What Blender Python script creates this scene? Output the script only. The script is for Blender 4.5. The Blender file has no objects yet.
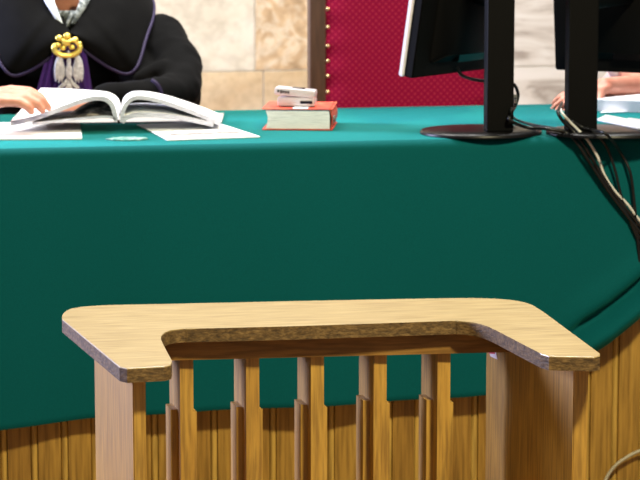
import bpy, bmesh, math, random
from mathutils import Vector, Matrix
random.seed(7)
SC = bpy.context.scene
COL = SC.collection
# ------------------------------------------------------------------ camera
FPX, YH, TPSI, CAMH = 2500.0, -136.0, 0.2, 1.895
pit = math.atan((240 - YH) / FPX); psi = math.atan(TPSI)
CF = Vector((math.sin(psi) * math.cos(pit), math.cos(psi) * math.cos(pit), -math.sin(pit)))
CR = Vector((math.cos(psi), -math.sin(psi), 0)); CU = CR.cross(CF)
CO = Vector((0, 0, CAMH))
cam = bpy.data.cameras.new('camera'); camo = bpy.data.objects.new('camera', cam); COL.objects.link(camo)
camo.matrix_world = Matrix(((CR.x, CU.x, -CF.x, CO.x), (CR.y, CU.y, -CF.y, CO.y), (CR.z, CU.z, -CF.z, CO.z), (0, 0, 0, 1)))
cam.sensor_width = 36; cam.lens = FPX * 36 / 640; cam.clip_start = .1; cam.clip_end = 60
cam.dof.use_dof = True; cam.dof.focus_distance = 4.75; cam.dof.aperture_fstop = 10.0
SC.camera = camo
SC.view_settings.view_transform = 'Standard'; SC.view_settings.look = 'None'
SC.view_settings.exposure = 0.0; SC.view_settings.gamma = 1; SC.view_settings.use_curve_mapping = False
# ------------------------------------------------------------------ light
W = bpy.data.worlds.new('world'); SC.world = W; W.use_nodes = True
W.node_tree.nodes['Background'].inputs[0].default_value = (.95, .97, 1.0, 1)
W.node_tree.nodes['Background'].inputs[1].default_value = .18
def area(name, loc, target, sx, sy, power, col):
    l = bpy.data.lights.new(name, 'AREA'); l.shape = 'RECTANGLE'; l.size = sx; l.size_y = sy
    l.energy = power; l.color = col
    o = bpy.data.objects.new(name, l); COL.objects.link(o); o.location = loc
    d = Vector(target) - Vector(loc); o.rotation_euler = d.to_track_quat('-Z', 'Y').to_euler()
    return o
area('window_daylight', (-2.6, 7.6, 2.05), (1.0, 5.2, 1.05), 1.4, 1.5, 400, (.60, .64, 1.0))
area('ceiling_lamp_front', (1.72, 2.75, 3.6), (1.0, 5.0, .8), .42, .25, 172, (1.0, .90, .56))
area('bench_fill_light', (1.0, 6.7, 4.0), (1.0, 6.9, .8), 3.2, 1.0, 310, (1.0, .97, .93))  # added overhead fill that brightens the back wall and bench top, no known fixture

# ------------------------------------------------------------------ helpers
def onz(x, y, z):
    d = CF + CR * ((x - 320) / FPX) - CU * ((y - 240) / FPX)
    return CO + d * ((z - CAMH) / d.z)
def ony(x, y, Y):
    d = CF + CR * ((x - 320) / FPX) - CU * ((y - 240) / FPX)
    return CO + d * (Y / d.y)
def s2l(c):
    return tuple(((v / 255) / 12.92 if v / 255 <= .04045 else ((v / 255 + .055) / 1.055) ** 2.4) for v in c) + (1,)
def link(o): COL.objects.link(o); return o
def tag(o, label, cat, group=None):
    o['label'] = label; o['category'] = cat
    if group: o['group'] = group
    return o
def thing(name, label, cat, loc=(0, 0, 0), group=None):
    o = link(bpy.data.objects.new(name, None)); o.location = loc; o.empty_display_size = .1
    return tag(o, label, cat, group)
def obj(name, bm, mat, parent=None, smooth=None):
    """link bm (world coordinates) as one mesh object; child of an Empty keeps world place"""
    me = bpy.data.meshes.new(name)
    bmesh.ops.recalc_face_normals(bm, faces=bm.faces[:])
    org = None
    bm.to_mesh(me); bm.free()
    for m in (mat if isinstance(mat, (list, tuple)) else [mat]): me.materials.append(m)
    o = link(bpy.data.objects.new(name, me))
    if parent is not None:
        o.parent = parent
        p = parent; off = Vector((0, 0, 0))
        while p is not None: off += p.location; p = p.parent
        me.transform(Matrix.Translation(-off))
    else:
        c = Vector((0, 0, 0))
        zs = [v.co.z for v in me.vertices]
        for v in me.vertices: c += v.co
        c /= len(me.vertices); c.z = min(zs)
        me.transform(Matrix.Translation(-c)); o.location = c
    if smooth is not None:
        for p in me.polygons: p.use_smooth = True
        if smooth < 180:
            try: me.set_sharp_from_angle(angle=math.radians(smooth))
            except Exception: pass
    return o
def struct(o): o['kind'] = 'structure'; return o
def box(bm, c, s, mi=0, rot=None, bev=0.0):
    r = bmesh.ops.create_cube(bm, size=1.0)
    vs = r['verts']
    M = Matrix.Diagonal((s[0], s[1], s[2], 1))
    if rot is not None: M = rot.to_4x4() @ M
    M = Matrix.Translation(Vector(c)) @ M
    for v in vs: v.co = M @ v.co
    fs = set(f for v in vs for f in v.link_faces)
    for f in fs: f.material_index = mi
    if bev > 0:
        es = list(set(e for v in vs for e in v.link_edges))
        bmesh.ops.bevel(bm, geom=es, offset=bev, segments=2, affect='EDGES', profile=.6)
    return vs
def box2(bm, a, b, mi=0, bev=0.0):
    return box(bm, [(p + q) / 2 for p, q in zip(a, b)], [abs(q - p) for p, q in zip(a, b)], mi, None, bev)
def prism(bm, pts, z0, z1, mi_top=0, mi_side=0):
    lo = [bm.verts.new((p[0], p[1], z0)) for p in pts]; hi = [bm.verts.new((p[0], p[1], z1)) for p in pts]
    n = len(pts)
    f = bm.faces.new(hi); f.material_index = mi_top
    f = bm.faces.new(lo[::-1]); f.material_index = mi_side
    for i in range(n):
        f = bm.faces.new((lo[i], lo[(i + 1) % n], hi[(i + 1) % n], hi[i])); f.material_index = mi_side
def hexa(bm, base, top, mi=0):
    """8-corner solid from two quads"""
    a = [bm.verts.new(p) for p in base]; b = [bm.verts.new(p) for p in top]
    bm.faces.new(a[::-1]).material_index = mi; bm.faces.new(b).material_index = mi
    for i in range(4): bm.faces.new((a[i], a[(i + 1) % 4], b[(i + 1) % 4], b[i])).material_index = mi
def crv(pts, n=6):
    """Catmull-Rom through pts"""
    P = [Vector(p) for p in pts]; out = []
    for i in range(len(P) - 1):
        p0 = P[max(i - 1, 0)]; p1 = P[i]; p2 = P[i + 1]; p3 = P[min(i + 2, len(P) - 1)]
        for k in range(n):
            t = k / n
            out.append(.5 * ((2 * p1) + (p2 - p0) * t + (2 * p0 - 5 * p1 + 4 * p2 - p3) * t * t + (3 * p1 - p0 - 3 * p2 + p3) * t ** 3))
    out.append(P[-1]); return out
def tube(bm, pts, r, seg=10, mi=0, radii=None):
    rings = []; n = len(pts); prev = None
    for i, p in enumerate(pts):
        t = (pts[min(i + 1, n - 1)] - pts[max(i - 1, 0)])
        t = t.normalized() if t.length > 1e-9 else Vector((0, 0, 1))
        if prev is None:
            a = Vector((0, 0, 1)) if abs(t.z) < .9 else Vector((1, 0, 0)); u = t.cross(a).normalized()
        else:
            u = (prev - t * prev.dot(t)); u = u.normalized() if u.length > 1e-6 else t.orthogonal().normalized()
        prev = u; w = t.cross(u); rr = radii[i] if radii else r
        rings.append([bm.verts.new(p + (u * math.cos(2 * math.pi * k / seg) + w * math.sin(2 * math.pi * k / seg)) * rr) for k in range(seg)])
    for i in range(n - 1):
        for k in range(seg):
            bm.faces.new((rings[i][k], rings[i][(k + 1) % seg], rings[i + 1][(k + 1) % seg], rings[i + 1][k])).material_index = mi
    bm.faces.new(rings[0][::-1]).material_index = mi; bm.faces.new(rings[-1]).material_index = mi
def ball(bm, c, r, sc=(1, 1, 1), rot=None, sub=2, mi=0):
    res = bmesh.ops.create_icosphere(bm, subdivisions=sub, radius=1)
    M = Matrix.Diagonal((r * sc[0], r * sc[1], r * sc[2], 1))
    if rot is not None: M = rot.to_4x4() @ M
    M = Matrix.Translation(Vector(c)) @ M
    for v in res['verts']:
        v.co = M @ v.co
        for f in v.link_faces: f.material_index = mi
def chain(bm, pts, radii, sub=2):
    """tapered capsules, merged later by a voxel remesh"""
    pts = [Vector(p) for p in pts]
    for p, r in zip(pts, radii): ball(bm, p, r, sub=sub)
    for (a, ra), (b, rb) in zip(zip(pts, radii), list(zip(pts, radii))[1:]):
        tube(bm, [a.lerp(b, t) for t in (0, .5, 1)], 0, seg=14, radii=[ra, (ra + rb) / 2, rb])
def sheet(bm, rows, mi=0):
    g = [[bm.verts.new(p) for p in r] for r in rows]
    for i in range(len(g) - 1):
        for j in range(len(g[i]) - 1):
            bm.faces.new((g[i][j], g[i][j + 1], g[i + 1][j + 1], g[i + 1][j])).material_index = mi
    return g
def thick_sheet(bm, rows, off, mi=0, mi_edge=None):
    """closed slab: rows of points, and the same moved by off (vector or function)"""
    if mi_edge is None: mi_edge = mi
    fo = off if callable(off) else (lambda p: off)
    a = sheet(bm, rows, mi); b = [[bm.verts.new(v.co + fo(v.co)) for v in r] for r in a]
    n, m = len(a), len(a[0])
    for i in range(n - 1):
        for j in range(m - 1):
            bm.faces.new((b[i][j], b[i + 1][j], b[i + 1][j + 1], b[i][j + 1])).material_index = mi
    for i in range(n - 1):
        for j in (0, m - 1): bm.faces.new((a[i][j], a[i + 1][j], b[i + 1][j], b[i][j])).material_index = mi_edge
    for j in range(m - 1):
        for i in (0, n - 1): bm.faces.new((a[i][j], a[i][j + 1], b[i][j + 1], b[i][j])).material_index = mi_edge
def baked(bm, voxel, smooth_it=4, displace=None):
    """union of overlapping closed shells -> one continuous surface"""
    me = bpy.data.meshes.new('tmp'); bmesh.ops.recalc_face_normals(bm, faces=bm.faces[:]); bm.to_mesh(me); bm.free()
    o = link(bpy.data.objects.new('tmp', me))
    m = o.modifiers.new('r', 'REMESH'); m.mode = 'VOXEL'; m.voxel_size = voxel
    s = o.modifiers.new('s', 'SMOOTH'); s.factor = .5; s.iterations = smooth_it
    if displace:
        t = bpy.data.textures.new('folds', 'CLOUDS'); t.noise_scale = displace[0]
        d = o.modifiers.new('d', 'DISPLACE'); d.texture = t; d.strength = displace[1]; d.mid_level = .5
    dg = bpy.context.evaluated_depsgraph_get(); dg.update()
    me2 = bpy.data.meshes.new_from_object(o.evaluated_get(dg))
    bpy.data.objects.remove(o)
    out = bmesh.new(); out.from_mesh(me2); return out

# ------------------------------------------------------------------ materials
def mat(name, rgb, rough=.6, metal=0.0, spec=.4, sheen=0.0, coat=0.0):
    m = bpy.data.materials.new(name); m.use_nodes = True
    b = m.node_tree.nodes['Principled BSDF']
    b.inputs['Base Color'].default_value = s2l(rgb); b.inputs['Roughness'].default_value = rough
    b.inputs['Metallic'].default_value = metal; b.inputs['Specular IOR Level'].default_value = spec
    b.inputs['Sheen Weight'].default_value = sheen; b.inputs['Coat Weight'].default_value = coat
    return m
def nodes(m): return m.node_tree.nodes, m.node_tree.links, m.node_tree.nodes['Principled BSDF']
def ramp(nt, stops):
    r = nt.new('ShaderNodeValToRGB'); e = r.color_ramp.elements
    while len(e) < len(stops): e.new(.5)
    for el, (p, c) in zip(e, stops): el.position = p; el.color = s2l(c)
    return r
def noisy(name, stops, scale, stretch=(1, 1, 1), rough=.6, detail=6, distort=0.0, bump=0.0, spec=.4, sheen=0.0, coat=0.0, fine=None, rot=(0, 0, 0), sheen_tint=(1, 1, 1)):
    """noise-coloured material in object coordinates; fine = (scale, stretch, strength) a second grain multiplied in"""
    m = mat(name, stops[0][1], rough, 0, spec, sheen, coat); nt, ln, b = nodes(m); b.inputs['Sheen Tint'].default_value = (*sheen_tint, 1); b.inputs['Sheen Roughness'].default_value = .35
    tc = nt.new('ShaderNodeTexCoord'); mp = nt.new('ShaderNodeMapping'); mp.inputs['Scale'].default_value = stretch
    mp.inputs['Rotation'].default_value = rot
    ln.new(tc.outputs['Object'], mp.inputs[0])
    n = nt.new('ShaderNodeTexNoise'); n.inputs['Scale'].default_value = scale; n.inputs['Detail'].default_value = detail
    n.inputs['Distortion'].default_value = distort; n.inputs['Roughness'].default_value = .6
    ln.new(mp.outputs[0], n.inputs[0]); r = ramp(nt, stops); ln.new(n.outputs[0], r.inputs[0]); out = r.outputs[0]
    if fine:
        mp2 = nt.new('ShaderNodeMapping'); mp2.inputs['Scale'].default_value = fine[1]; mp2.inputs['Rotation'].default_value = rot
        ln.new(tc.outputs['Object'], mp2.inputs[0])
        n2 = nt.new('ShaderNodeTexNoise'); n2.inputs['Scale'].default_value = fine[0]; n2.inputs['Detail'].default_value = 3
        ln.new(mp2.outputs[0], n2.inputs[0])
        r2 = ramp(nt, [(.35, (150, 140, 130)), (.6, (255, 255, 255))]); ln.new(n2.outputs[0], r2.inputs[0])
        mx = nt.new('ShaderNodeMix'); mx.data_type = 'RGBA'; mx.blend_type = 'MULTIPLY'; mx.inputs[0].default_value = fine[2]
        ln.new(out, mx.inputs[6]); ln.new(r2.outputs[0], mx.inputs[7]); out = mx.outputs[2]
        src = n2
    else: src = n
    ln.new(out, b.inputs['Base Color'])
    if bump:
        bp = nt.new('ShaderNodeBump'); bp.inputs['Strength'].default_value = bump; bp.inputs['Distance'].default_value = .002
        ln.new(src.outputs[0], bp.inputs['Height']); ln.new(bp.outputs[0], b.inputs['Normal'])
    return m
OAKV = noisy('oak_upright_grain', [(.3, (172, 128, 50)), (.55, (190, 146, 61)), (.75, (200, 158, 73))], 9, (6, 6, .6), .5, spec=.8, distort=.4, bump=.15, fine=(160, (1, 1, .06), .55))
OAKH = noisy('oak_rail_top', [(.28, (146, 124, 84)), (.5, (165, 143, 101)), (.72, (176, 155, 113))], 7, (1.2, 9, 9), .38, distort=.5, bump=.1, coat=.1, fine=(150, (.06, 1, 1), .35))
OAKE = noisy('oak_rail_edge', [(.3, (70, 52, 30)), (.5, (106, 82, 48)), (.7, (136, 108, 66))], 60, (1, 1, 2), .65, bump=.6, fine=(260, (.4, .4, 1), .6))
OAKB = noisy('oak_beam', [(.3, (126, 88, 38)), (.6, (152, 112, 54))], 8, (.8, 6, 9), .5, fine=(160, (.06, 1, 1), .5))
CLOTH = noisy('green_baize', [(.3, (0, 74, 79)), (.7, (0, 85, 90))], 500, (1, 1, 1),   .85, spec=.1, sheen=.55, sheen_tint=(.07, .85, .62), bump=.25, detail=3)
BLACKP = mat('black_plastic', (7, 7, 8), .65, spec=.08)
BLACKM = mat('satin_black_stand', (5, 5, 6), .55, spec=.1)
GLOSSB = mat('glossy_black_base', (9, 8, 9), .36, spec=.3)
SILV = mat('pale_bezel', (225, 222, 235), .4)
SCREEN = mat('dark_screen', (8, 8, 12), .15)
PAPER = noisy('white_paper', [(.3, (226, 227, 232)), (.7, (240, 240, 243))], 14, rough=.8, spec=.2)
def edged_paper():
    m = noisy('page_edges', [(.35, (206, 206, 214)), (.6, (240, 240, 244))], 120, (.3, .3, 6), .85, spec=.1); return m
PAGES = noisy('curled_page_edges', [(.35, (150, 150, 166)), (.6, (208, 208, 220))], 120, (.3, .3, 6), .85, spec=.1)
BOOKPAGES = edged_paper()
INK = noisy('printed_ink', [(.4, (96, 88, 86)), (.6, (160, 155, 152))], 90, (1, 1, 1), .8)
PHOTOPRINT = noisy('photocopied_print', [(.38, (40, 38, 42)), (.5, (92, 84, 82)), (.64, (190, 180, 172))], 26, (1, 1, 1), .8)
REDCOVER = noisy('red_book_cover', [(.35, (176, 52, 40)), (.55, (200, 74, 52)), (.7, (214, 110, 74))], 45, (1, .5, 1), .5)
SKIN = noisy('skin', [(.35, (188, 120, 98)), (.65, (204, 142, 120))], 25, rough=.5)
ROBE = noisy('black_robe_cloth', [(.3, (5, 5, 6)), (.7, (11, 11, 12))], 18, rough=.9, spec=.08, sheen=.015, bump=.1)
PURPLE = noisy('violet_cloth', [(.3, (50, 20, 96)), (.7, (70, 32, 124))], 30, (6, 6, .5), .7, sheen=.1)
TRIM = mat('violet_piping', (28, 13, 56), .7)
GOLD = mat('gilt_metal', (250, 222, 112), .3, metal=.75)
SILVER = noisy('silver_metal', [(.35, (160, 160, 172)), (.65, (216, 216, 224))], 120, rough=.42, spec=.6)
SCARF = noisy('grey_scarf', [(.4, (58, 64, 66)), (.52, (110, 116, 118)), (.66, (170, 176, 178))], 70, rough=.85)
WHITESH = mat('white_shirt', (215, 222, 226), .8)
HAIR = noisy('brown_hair', [(.3, (52, 38, 30)), (.7, (84, 64, 50))], 60, (1, 1, .1), .6)
EYEW = mat('eye_white', (235, 232, 228), .2); IRIS = mat('iris', (60, 44, 32), .2); LIPS = mat('lips', (190, 110, 100), .5)
DARKWOOD = noisy('dark_chair_wood', [(.3, (56, 36, 26)), (.7, (84, 58, 44))], 10, (6, 6, .6), .4)
BRASS = mat('brass_nail', (214, 190, 140), .3, metal=.8)
PALEBLOUSE = noisy('pale_blouse', [(.3, (214, 186, 170)), (.7, (226, 200, 186))], 12, rough=.85)
GREYCABLE = mat('grey_cable', (168, 160, 140), .5); WHITECABLE = mat('white_cable', (205, 205, 205), .45); BLACKCABLE = mat('black_cable', (16, 17, 20), .4)
PHONE = mat('pearl_phone_shell', (190, 184, 190), .3, spec=.6); PHONED = mat('dark_phone_screen', (28, 26, 34), .15)
STICKER = mat('white_sticker', (236, 228, 230), .6); STICKR = mat('red_print', (206, 62, 88), .6)
# red upholstery: small woven dots
def upholstery():
    m = mat('red_woven_upholstery', (150, 20, 48), .8, spec=.1); nt, ln, b = nodes(m)
    tc = nt.new('ShaderNodeTexCoord'); mp = nt.new('ShaderNodeMapping'); mp.inputs['Rotation'].default_value = (0, math.radians(45), 0)
    mp.inputs['Scale'].default_value = (72, 0, 72); ln.new(tc.outputs['Object'], mp.inputs[0])
    v = nt.new('ShaderNodeTexVoronoi'); v.inputs['Scale'].default_value = 1; v.inputs['Randomness'].default_value = 0
    ln.new(mp.outputs[0], v.inputs[0])
    r = ramp(nt, [(.16, (146, 34, 58)), (.34, (120, 4, 46))]); ln.new(v.outputs['Distance'], r.inputs[0]); ln.new(r.outputs[0], b.inputs['Base Color'])
    return m
RED = upholstery()
# paneling: each board its own tone
def panel_mat(name, lo, mid, hi):
    m = noisy(name, [(.3, lo), (.55, mid), (.75, hi)], 6, (5, 5, .5), .45, distort=.5, fine=(120, (1, 1, .05), .6)); return m
PANELA = panel_mat('oak_panel_board', (156, 119, 52), (172, 133, 60), (184, 147, 72))
PANELB = panel_mat('oak_panel_board_dark', (148, 110, 47), (162, 123, 54), (176, 136, 66))
PANELS = panel_mat('oak_panel_strip', (184, 147, 68), (196, 159, 79), (202, 169, 90))
# stone slabs of the back wall
STONE = [
    noisy('pale_travertine', [(.3, (176, 167, 147)), (.5, (199, 192, 174)), (.7, (207, 201, 187))], 3.0, (1, 1, 1.4), .5, distort=1.2, fine=(24, (1, 1, 1), .25)),
    noisy('mottled_ochre_stone', [(.3, (158, 135, 104)), (.45, (187, 160, 124)), (.56, (205, 190, 165)), (.7, (185, 151, 109))], 10, (1, 1, 1), .5, distort=1.6, fine=(30, (1, 1, 1), .3)),
    noisy('yellow_limestone', [(.3, (190, 165, 126)), (.55, (203, 183, 147)), (.75, (208, 192, 162))], 4, (1, 1, 1.5), .5, distort=.8, fine=(40, (1, 1, 1), .2)),
    noisy('white_veined_marble', [(.36, (151, 142, 133)), (.46, (194, 187, 178)), (.6, (208, 204, 197)), (.75, (214, 208, 203))], 2.4, (1, 1, 2.4), .4, distort=2.2, rot=(0, .5, 0)),
]
JOINT = mat('stone_joint', (180, 168, 146), .8)
FLOORM = noisy('parquet_floor', [(.3, (128, 92, 56)), (.7, (156, 116, 74))], 5, (1, 8, 1), .35)

# ------------------------------------------------------------------ the setting
TZ = 1.255          # bench top incl. cloth
PLAT = 0.5          # judges' platform
YF, YB = 5.672, 6.46
WY = 9.2
bm = bmesh.new(); box2(bm, (-4, -2, -.1), (5, 10, 0)); struct(obj('floor', bm, FLOORM))
bm = bmesh.new(); box2(bm, (-1.2, YF + .14, 0), (3.4, WY - .08, PLAT)); struct(obj('floor_platform', bm, FLOORM))
bm = bmesh.new()
box2(bm, (-4, WY, 0), (5, WY + .2, 3.6), 4)
zj = ony(245, 70.5, WY).z
xs_low = [-4, -3, -2.1, -1.3, -.3, .55, 1.62, 2.25, 3.2, 4.1, 5]
xs_up = [-4, -3.2, -2.3, -1.4, -.5, ony(30, 40, WY).x, ony(150, 40, WY).x, ony(254, 40, WY).x, ony(335, 40, WY).x, ony(505, 40, WY).x, 3.3, 4.1, 5]
def slabs(xs, z0, z1, pick):
    for i in range(len(xs) - 1):
        box2(bm, (xs[i] + .001, WY - .02, z0 + .001), (xs[i + 1] - .001, WY + .01, z1 - .001), pick(i), .0015)
rows_z = [PLAT, zj - .52, zj, zj + .56, zj + 1.1, 3.6]
slabs(xs_low, rows_z[0], rows_z[1], lambda i: (2, 0, 3, 2)[i % 4])
slabs(xs_low, rows_z[1], rows_z[2], lambda i: 3 if xs_low[i] > 1.7 else 2)
slabs(xs_up, rows_z[2], rows_z[3], lambda i: 1 if i == 7 else (3 if i >= 9 else 0))
slabs(xs_low, rows_z[3], rows_z[4], lambda i: (0, 1, 3, 2)[i % 4])
slabs(xs_up, rows_z[4], rows_z[5], lambda i: (3, 0, 2, 0)[i % 4])
struct(obj('wall_back', bm, STONE + [JOINT]))

# ------------------------------------------------------------------ judges' bench
bench = thing('judges_bench', 'long oak panelled judges bench under a green cloth, behind the witness stand', 'bench', (1.1, YF + .3, 0))
XL, XR = .10, 2.75
bm = bmesh.new(); box2(bm, (XL, YF + .014, TZ - .038), (XR, YB - .006, TZ - .006), 0, .008); obj('tabletop', bm, OAKH, bench)
bm = bmesh.new()
pitch = .0708; x0 = ony(31, 450, YF + .05).x - 12 * pitch
k = 0; x = x0; yp = YF + .05
random.seed(3)
while x < XR - .05:
    w = pitch - .017
    if x > XL:
        box2(bm, (x + .017, yp, 0), (x + pitch - .001, yp + .03, TZ - .0385), 0 if random.random() < .6 else 1, .0015)
        tube(bm, [Vector((x + .0085, yp + .010, zz)) for zz in (0, .6, TZ - .0385)], .0088, 10, 2)
    x += pitch
box2(bm, (XL, yp + .018, 0), (XR, yp + .045, TZ - .0385), 1)
obj('front_panel', bm, [PANELA, PANELB, PANELS], bench, 40)
for xx in (XL, XR - .03):
    bm = bmesh.new(); box2(bm, (xx, yp + .046, 0 if False else PLAT * 0 + .001), (xx + .03, YF + .135, TZ - .0385)); obj('end_panel', bm, PANELA, bench)
for xx in (XL + .05, XR - .09):
    bm = bmesh.new(); box2(bm, (xx, YB - .1, PLAT), (xx + .04, YB - .06, TZ - .0385)); obj('leg', bm, PANELA, bench)

# green cloth: top, rounded front edge, hanging front whose hem is hitched up at the right
def hem_z(x):
    HY = 5.652
    pts = [(-2, .585)] + [(ony(a, b, HY).x, ony(a, b, HY).z) for a, b in ((0, 430), (90, 420), (210, 411), (340, 405), (465, 398))]
    hx = [(ony(px, py, 5.63).x, ony(px, py, 5.63).z) for px, py in ((560, 383), (585, 362), (610, 345), (640, 320))]
    pts += [(hx[0][0] - .1, .645)] + hx + [(hx[-1][0] + .12, hx[-1][1] + .13), (4, hx[-1][1] + 1.2)]
    for (a, za), (b, zb) in zip(pts, pts[1:]):
        if a <= x <= b: return min(za + (zb - za) * (x - a) / (b - a), TZ - .12)
    return .6
def hitch(x):
    a = ony(540, 380, 5.63).x; b = ony(600, 350, 5.63).x
    t = min(max((x - a) / (b - a), 0), 1); return t * t * (3 - 2 * t)
bm = bmesh.new(); rows = []
NX = 260; R = .022
for i in range(NX + 1):
    x = XL - .01 + (XR - XL + .02) * i / NX
    col = []
    wob = .004 * math.sin(x * 7.3) + .003 * math.sin(x * 17 + 1)
    for t in [j / 8 for j in range(9)]:
        col.append(Vector((x, YB + .008 + (YF + R - YB - .008) * t, TZ)))
    for a in range(1, 9):
        th = math.pi / 2 * a / 8
        col.append(Vector((x, YF + R - R * math.sin(th), TZ - R + R * math.cos(th))))
    zt = TZ - R; zb = hem_z(x); h = hitch(x); NV = 46
    for j in range(1, NV + 1):
        s = j / NV; z = zt + (zb - zt) * s; d = z - zb          # distance above hem
        y = YF - .012 * s - wob * s * 2
        # soft rolled fold along the hitched hem
        if h > 0:
            dn = d * .78
            roll = math.exp(-((dn - .024) / .020) ** 2) * .034
            crease = math.exp(-((dn - .061) / .011) ** 2) * .030
            over = math.exp(-((dn - .095) / .028) ** 2) * .010
            y -= h * (roll - crease + over)
        col.append(Vector((x, y, z)))
    rows.append(col)
thick_sheet(bm, rows, Vector((0, .0025, -.0015)))
tag(obj('tablecloth', bm, CLOTH, None, 180), 'long dark green cloth draped over the judges bench', 'tablecloth')

# ------------------------------------------------------------------ witness stand
RZ = 1.0
stand = thing('witness_stand', 'U-shaped oak witness stand with a pale top rail and upright slats', 'witness stand', (.95, 4.75, 0))
outer = [(62, 319), (63, 314), (69, 309.5), (80, 307), (110, 305), (160, 304), (300, 301), (400, 299), (470, 298), (500, 299), (518, 301), (532, 305), (545, 313), (600, 353)]
front_r = [(600, 355.5), (594, 357), (549, 356)]
inner = [(541, 353.5), (530, 348), (505, 335), (490, 327.5), (476, 323), (458, 321), (440, 321.3), (300, 326), (200, 328.5), (183, 328.8), (170, 330.5), (163, 334), (161, 338), (163, 344), (172, 361)]
front_l = [(171, 364.5), (165, 366.3), (127, 368.3), (119.5, 366.5)]
def smooth2(px):
    return [(p.x, p.y) for p in crv([onz(a, b, RZ) for a, b in px], 5)]
loop = smooth2(outer[:13]) + [onz(*outer[13], RZ)[:2]] + [onz(*q, RZ)[:2] for q in front_r] + smooth2(inner) + [onz(*q, RZ)[:2] for q in front_l]
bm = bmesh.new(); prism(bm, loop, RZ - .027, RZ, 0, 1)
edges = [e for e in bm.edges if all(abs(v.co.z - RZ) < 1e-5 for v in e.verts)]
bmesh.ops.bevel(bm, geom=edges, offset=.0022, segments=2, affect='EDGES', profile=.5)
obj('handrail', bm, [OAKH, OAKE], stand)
# beam under the back of the rail
SK = -.045      # the stand's depth axis leans slightly in plan
def beamy(x): return 4.775 - .045 * (x - .66)
bm = bmesh.new()
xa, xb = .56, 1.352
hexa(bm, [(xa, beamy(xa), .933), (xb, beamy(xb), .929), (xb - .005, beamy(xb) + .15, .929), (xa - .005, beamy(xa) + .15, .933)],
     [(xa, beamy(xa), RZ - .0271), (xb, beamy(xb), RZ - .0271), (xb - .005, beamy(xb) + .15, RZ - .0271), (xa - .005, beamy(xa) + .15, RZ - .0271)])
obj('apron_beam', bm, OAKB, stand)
# side panels
def side_panel(xf, yf, xb_, yb_, t):
    bm = bmesh.new(); z0, z1 = .0, RZ - .0272
    q = [(xf, yf), (xf + t, yf), (xb_ + t, yb_), (xb_, yb_)]
    hexa(bm, [(a, b, z0) for a, b in q], [(a, b, z1) for a, b in q])
    bmesh.ops.bevel(bm, geom=[e for e in bm.edges if abs(e.verts[0].co.z - e.verts[1].co.z) > .5], offset=.002, segments=2, affect='EDGES')
    return obj('side_panel', bm, OAKV, stand)
side_panel(.539, 4.43, .523, 4.93, .024)
side_panel(1.3635, 4.40, 1.338, 4.93, .029)
# balusters
def baluster(xf, wtop, step_px):
    yfr = beamy(xf) + .015; yb = yfr + .115
    zs = .827 + random.uniform(-.003, .003); zt = .9332 - .004 * (xf - .66) / .5
    bm = bmesh.new()
    def blk(x0, x1, ya, yb2, za, zb):
        X = lambda x, y: x + SK * (y - yfr)
        q = [(X(x0, ya), ya), (X(x1, ya), ya), (X(x1, yb2), yb2), (X(x0, yb2), yb2)]
        hexa(bm, [(a, b, za) for a, b in q], [(a, b, zb) for a, b in q])
    w = .0265
    # stepped profile in one solid: narrow upper blade, lower blade with a left rear lip and a flush right lip
    X = lambda x, y: x + SK * (y - yfr)
    up = [(0, 0), (w, 0), (w, .115), (0, .115)]
    lo = [(0, 0), (w + .0065, 0), (w + .0065, .115), (0, .115), (0, .085), (-.0135, .085), (-.0135, .03), (0, .03)]
    def ringp(pl, z): return [bm.verts.new((X(xf + a, yfr + b), yfr + b, z)) for a, b in pl]
    a = ringp(lo, .06); b = ringp(lo, zs - .0)
    bm.faces.new(a[::-1]); bm.faces.new(b)
    for i in range(8): bm.faces.new((a[i], a[(i + 1) % 8], b[(i + 1) % 8], b[i]))
    c = ringp(up, zs); d = ringp(up, zt)
    bm.faces.new(d)
    for i in range(4): bm.faces.new((c[i], c[(i + 1) % 4], d[(i + 1) % 4], d[i]))
    obj('baluster', bm, OAKV, stand)
for xf, _ in ((.6765, 0), (.8075, 0), (.937, 0), (1.0635, 0), (1.193, 0)): baluster(xf, 0, 0)
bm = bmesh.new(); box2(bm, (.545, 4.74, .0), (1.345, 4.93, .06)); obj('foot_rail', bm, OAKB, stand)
# torn sticker on the right side panel, at the top by the beam
bm = bmesh.new()
def sidept(px, py):
    for i in range(2400):
        Y = 4.5 + i * .00025; p = ony(px, py, Y)
        t = (Y - 4.40) / .53; xs = 1.3635 + (1.338 - 1.3635) * t
        if p.x >= xs: return p + Vector((-.0012, 0, 0))
    return p
q = [sidept(489, 350.5), sidept(496, 350.5), sidept(498, 359.5), sidept(491, 356.5)]
vs = [bm.verts.new(p) for p in q]; vs2 = [bm.verts.new(p + Vector((.0011, 0, 0))) for p in q]
f = bm.faces.new(vs); bm.faces.new(vs2[::-1])
for i in range(4): bm.faces.new((vs[i], vs[(i + 1) % 4], vs2[(i + 1) % 4], vs2[i]))
st = obj('sticker', bm, STICKER, stand); st['label'] = 'small torn white and red sticker'
bm = bmesh.new(); q2 = [q[0].lerp(q[3], .0), q[0].lerp(q[1], .8), q[0].lerp(q[1], .8).lerp(q[2], .38), q[0].lerp(q[3], .5)]
q2 = [p + Vector((-.0006, 0, 0)) for p in q2]
vs = [bm.verts.new(p) for p in q2]; vs2 = [bm.verts.new(p + Vector((.0004, 0, 0))) for p in q2]
bm.faces.new(vs); bm.faces.new(vs2[::-1])
for i in range(4): bm.faces.new((vs[i], vs[(i + 1) % 4], vs2[(i + 1) % 4], vs2[i]))
obj('sticker_print', bm, STICKR, st)

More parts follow.
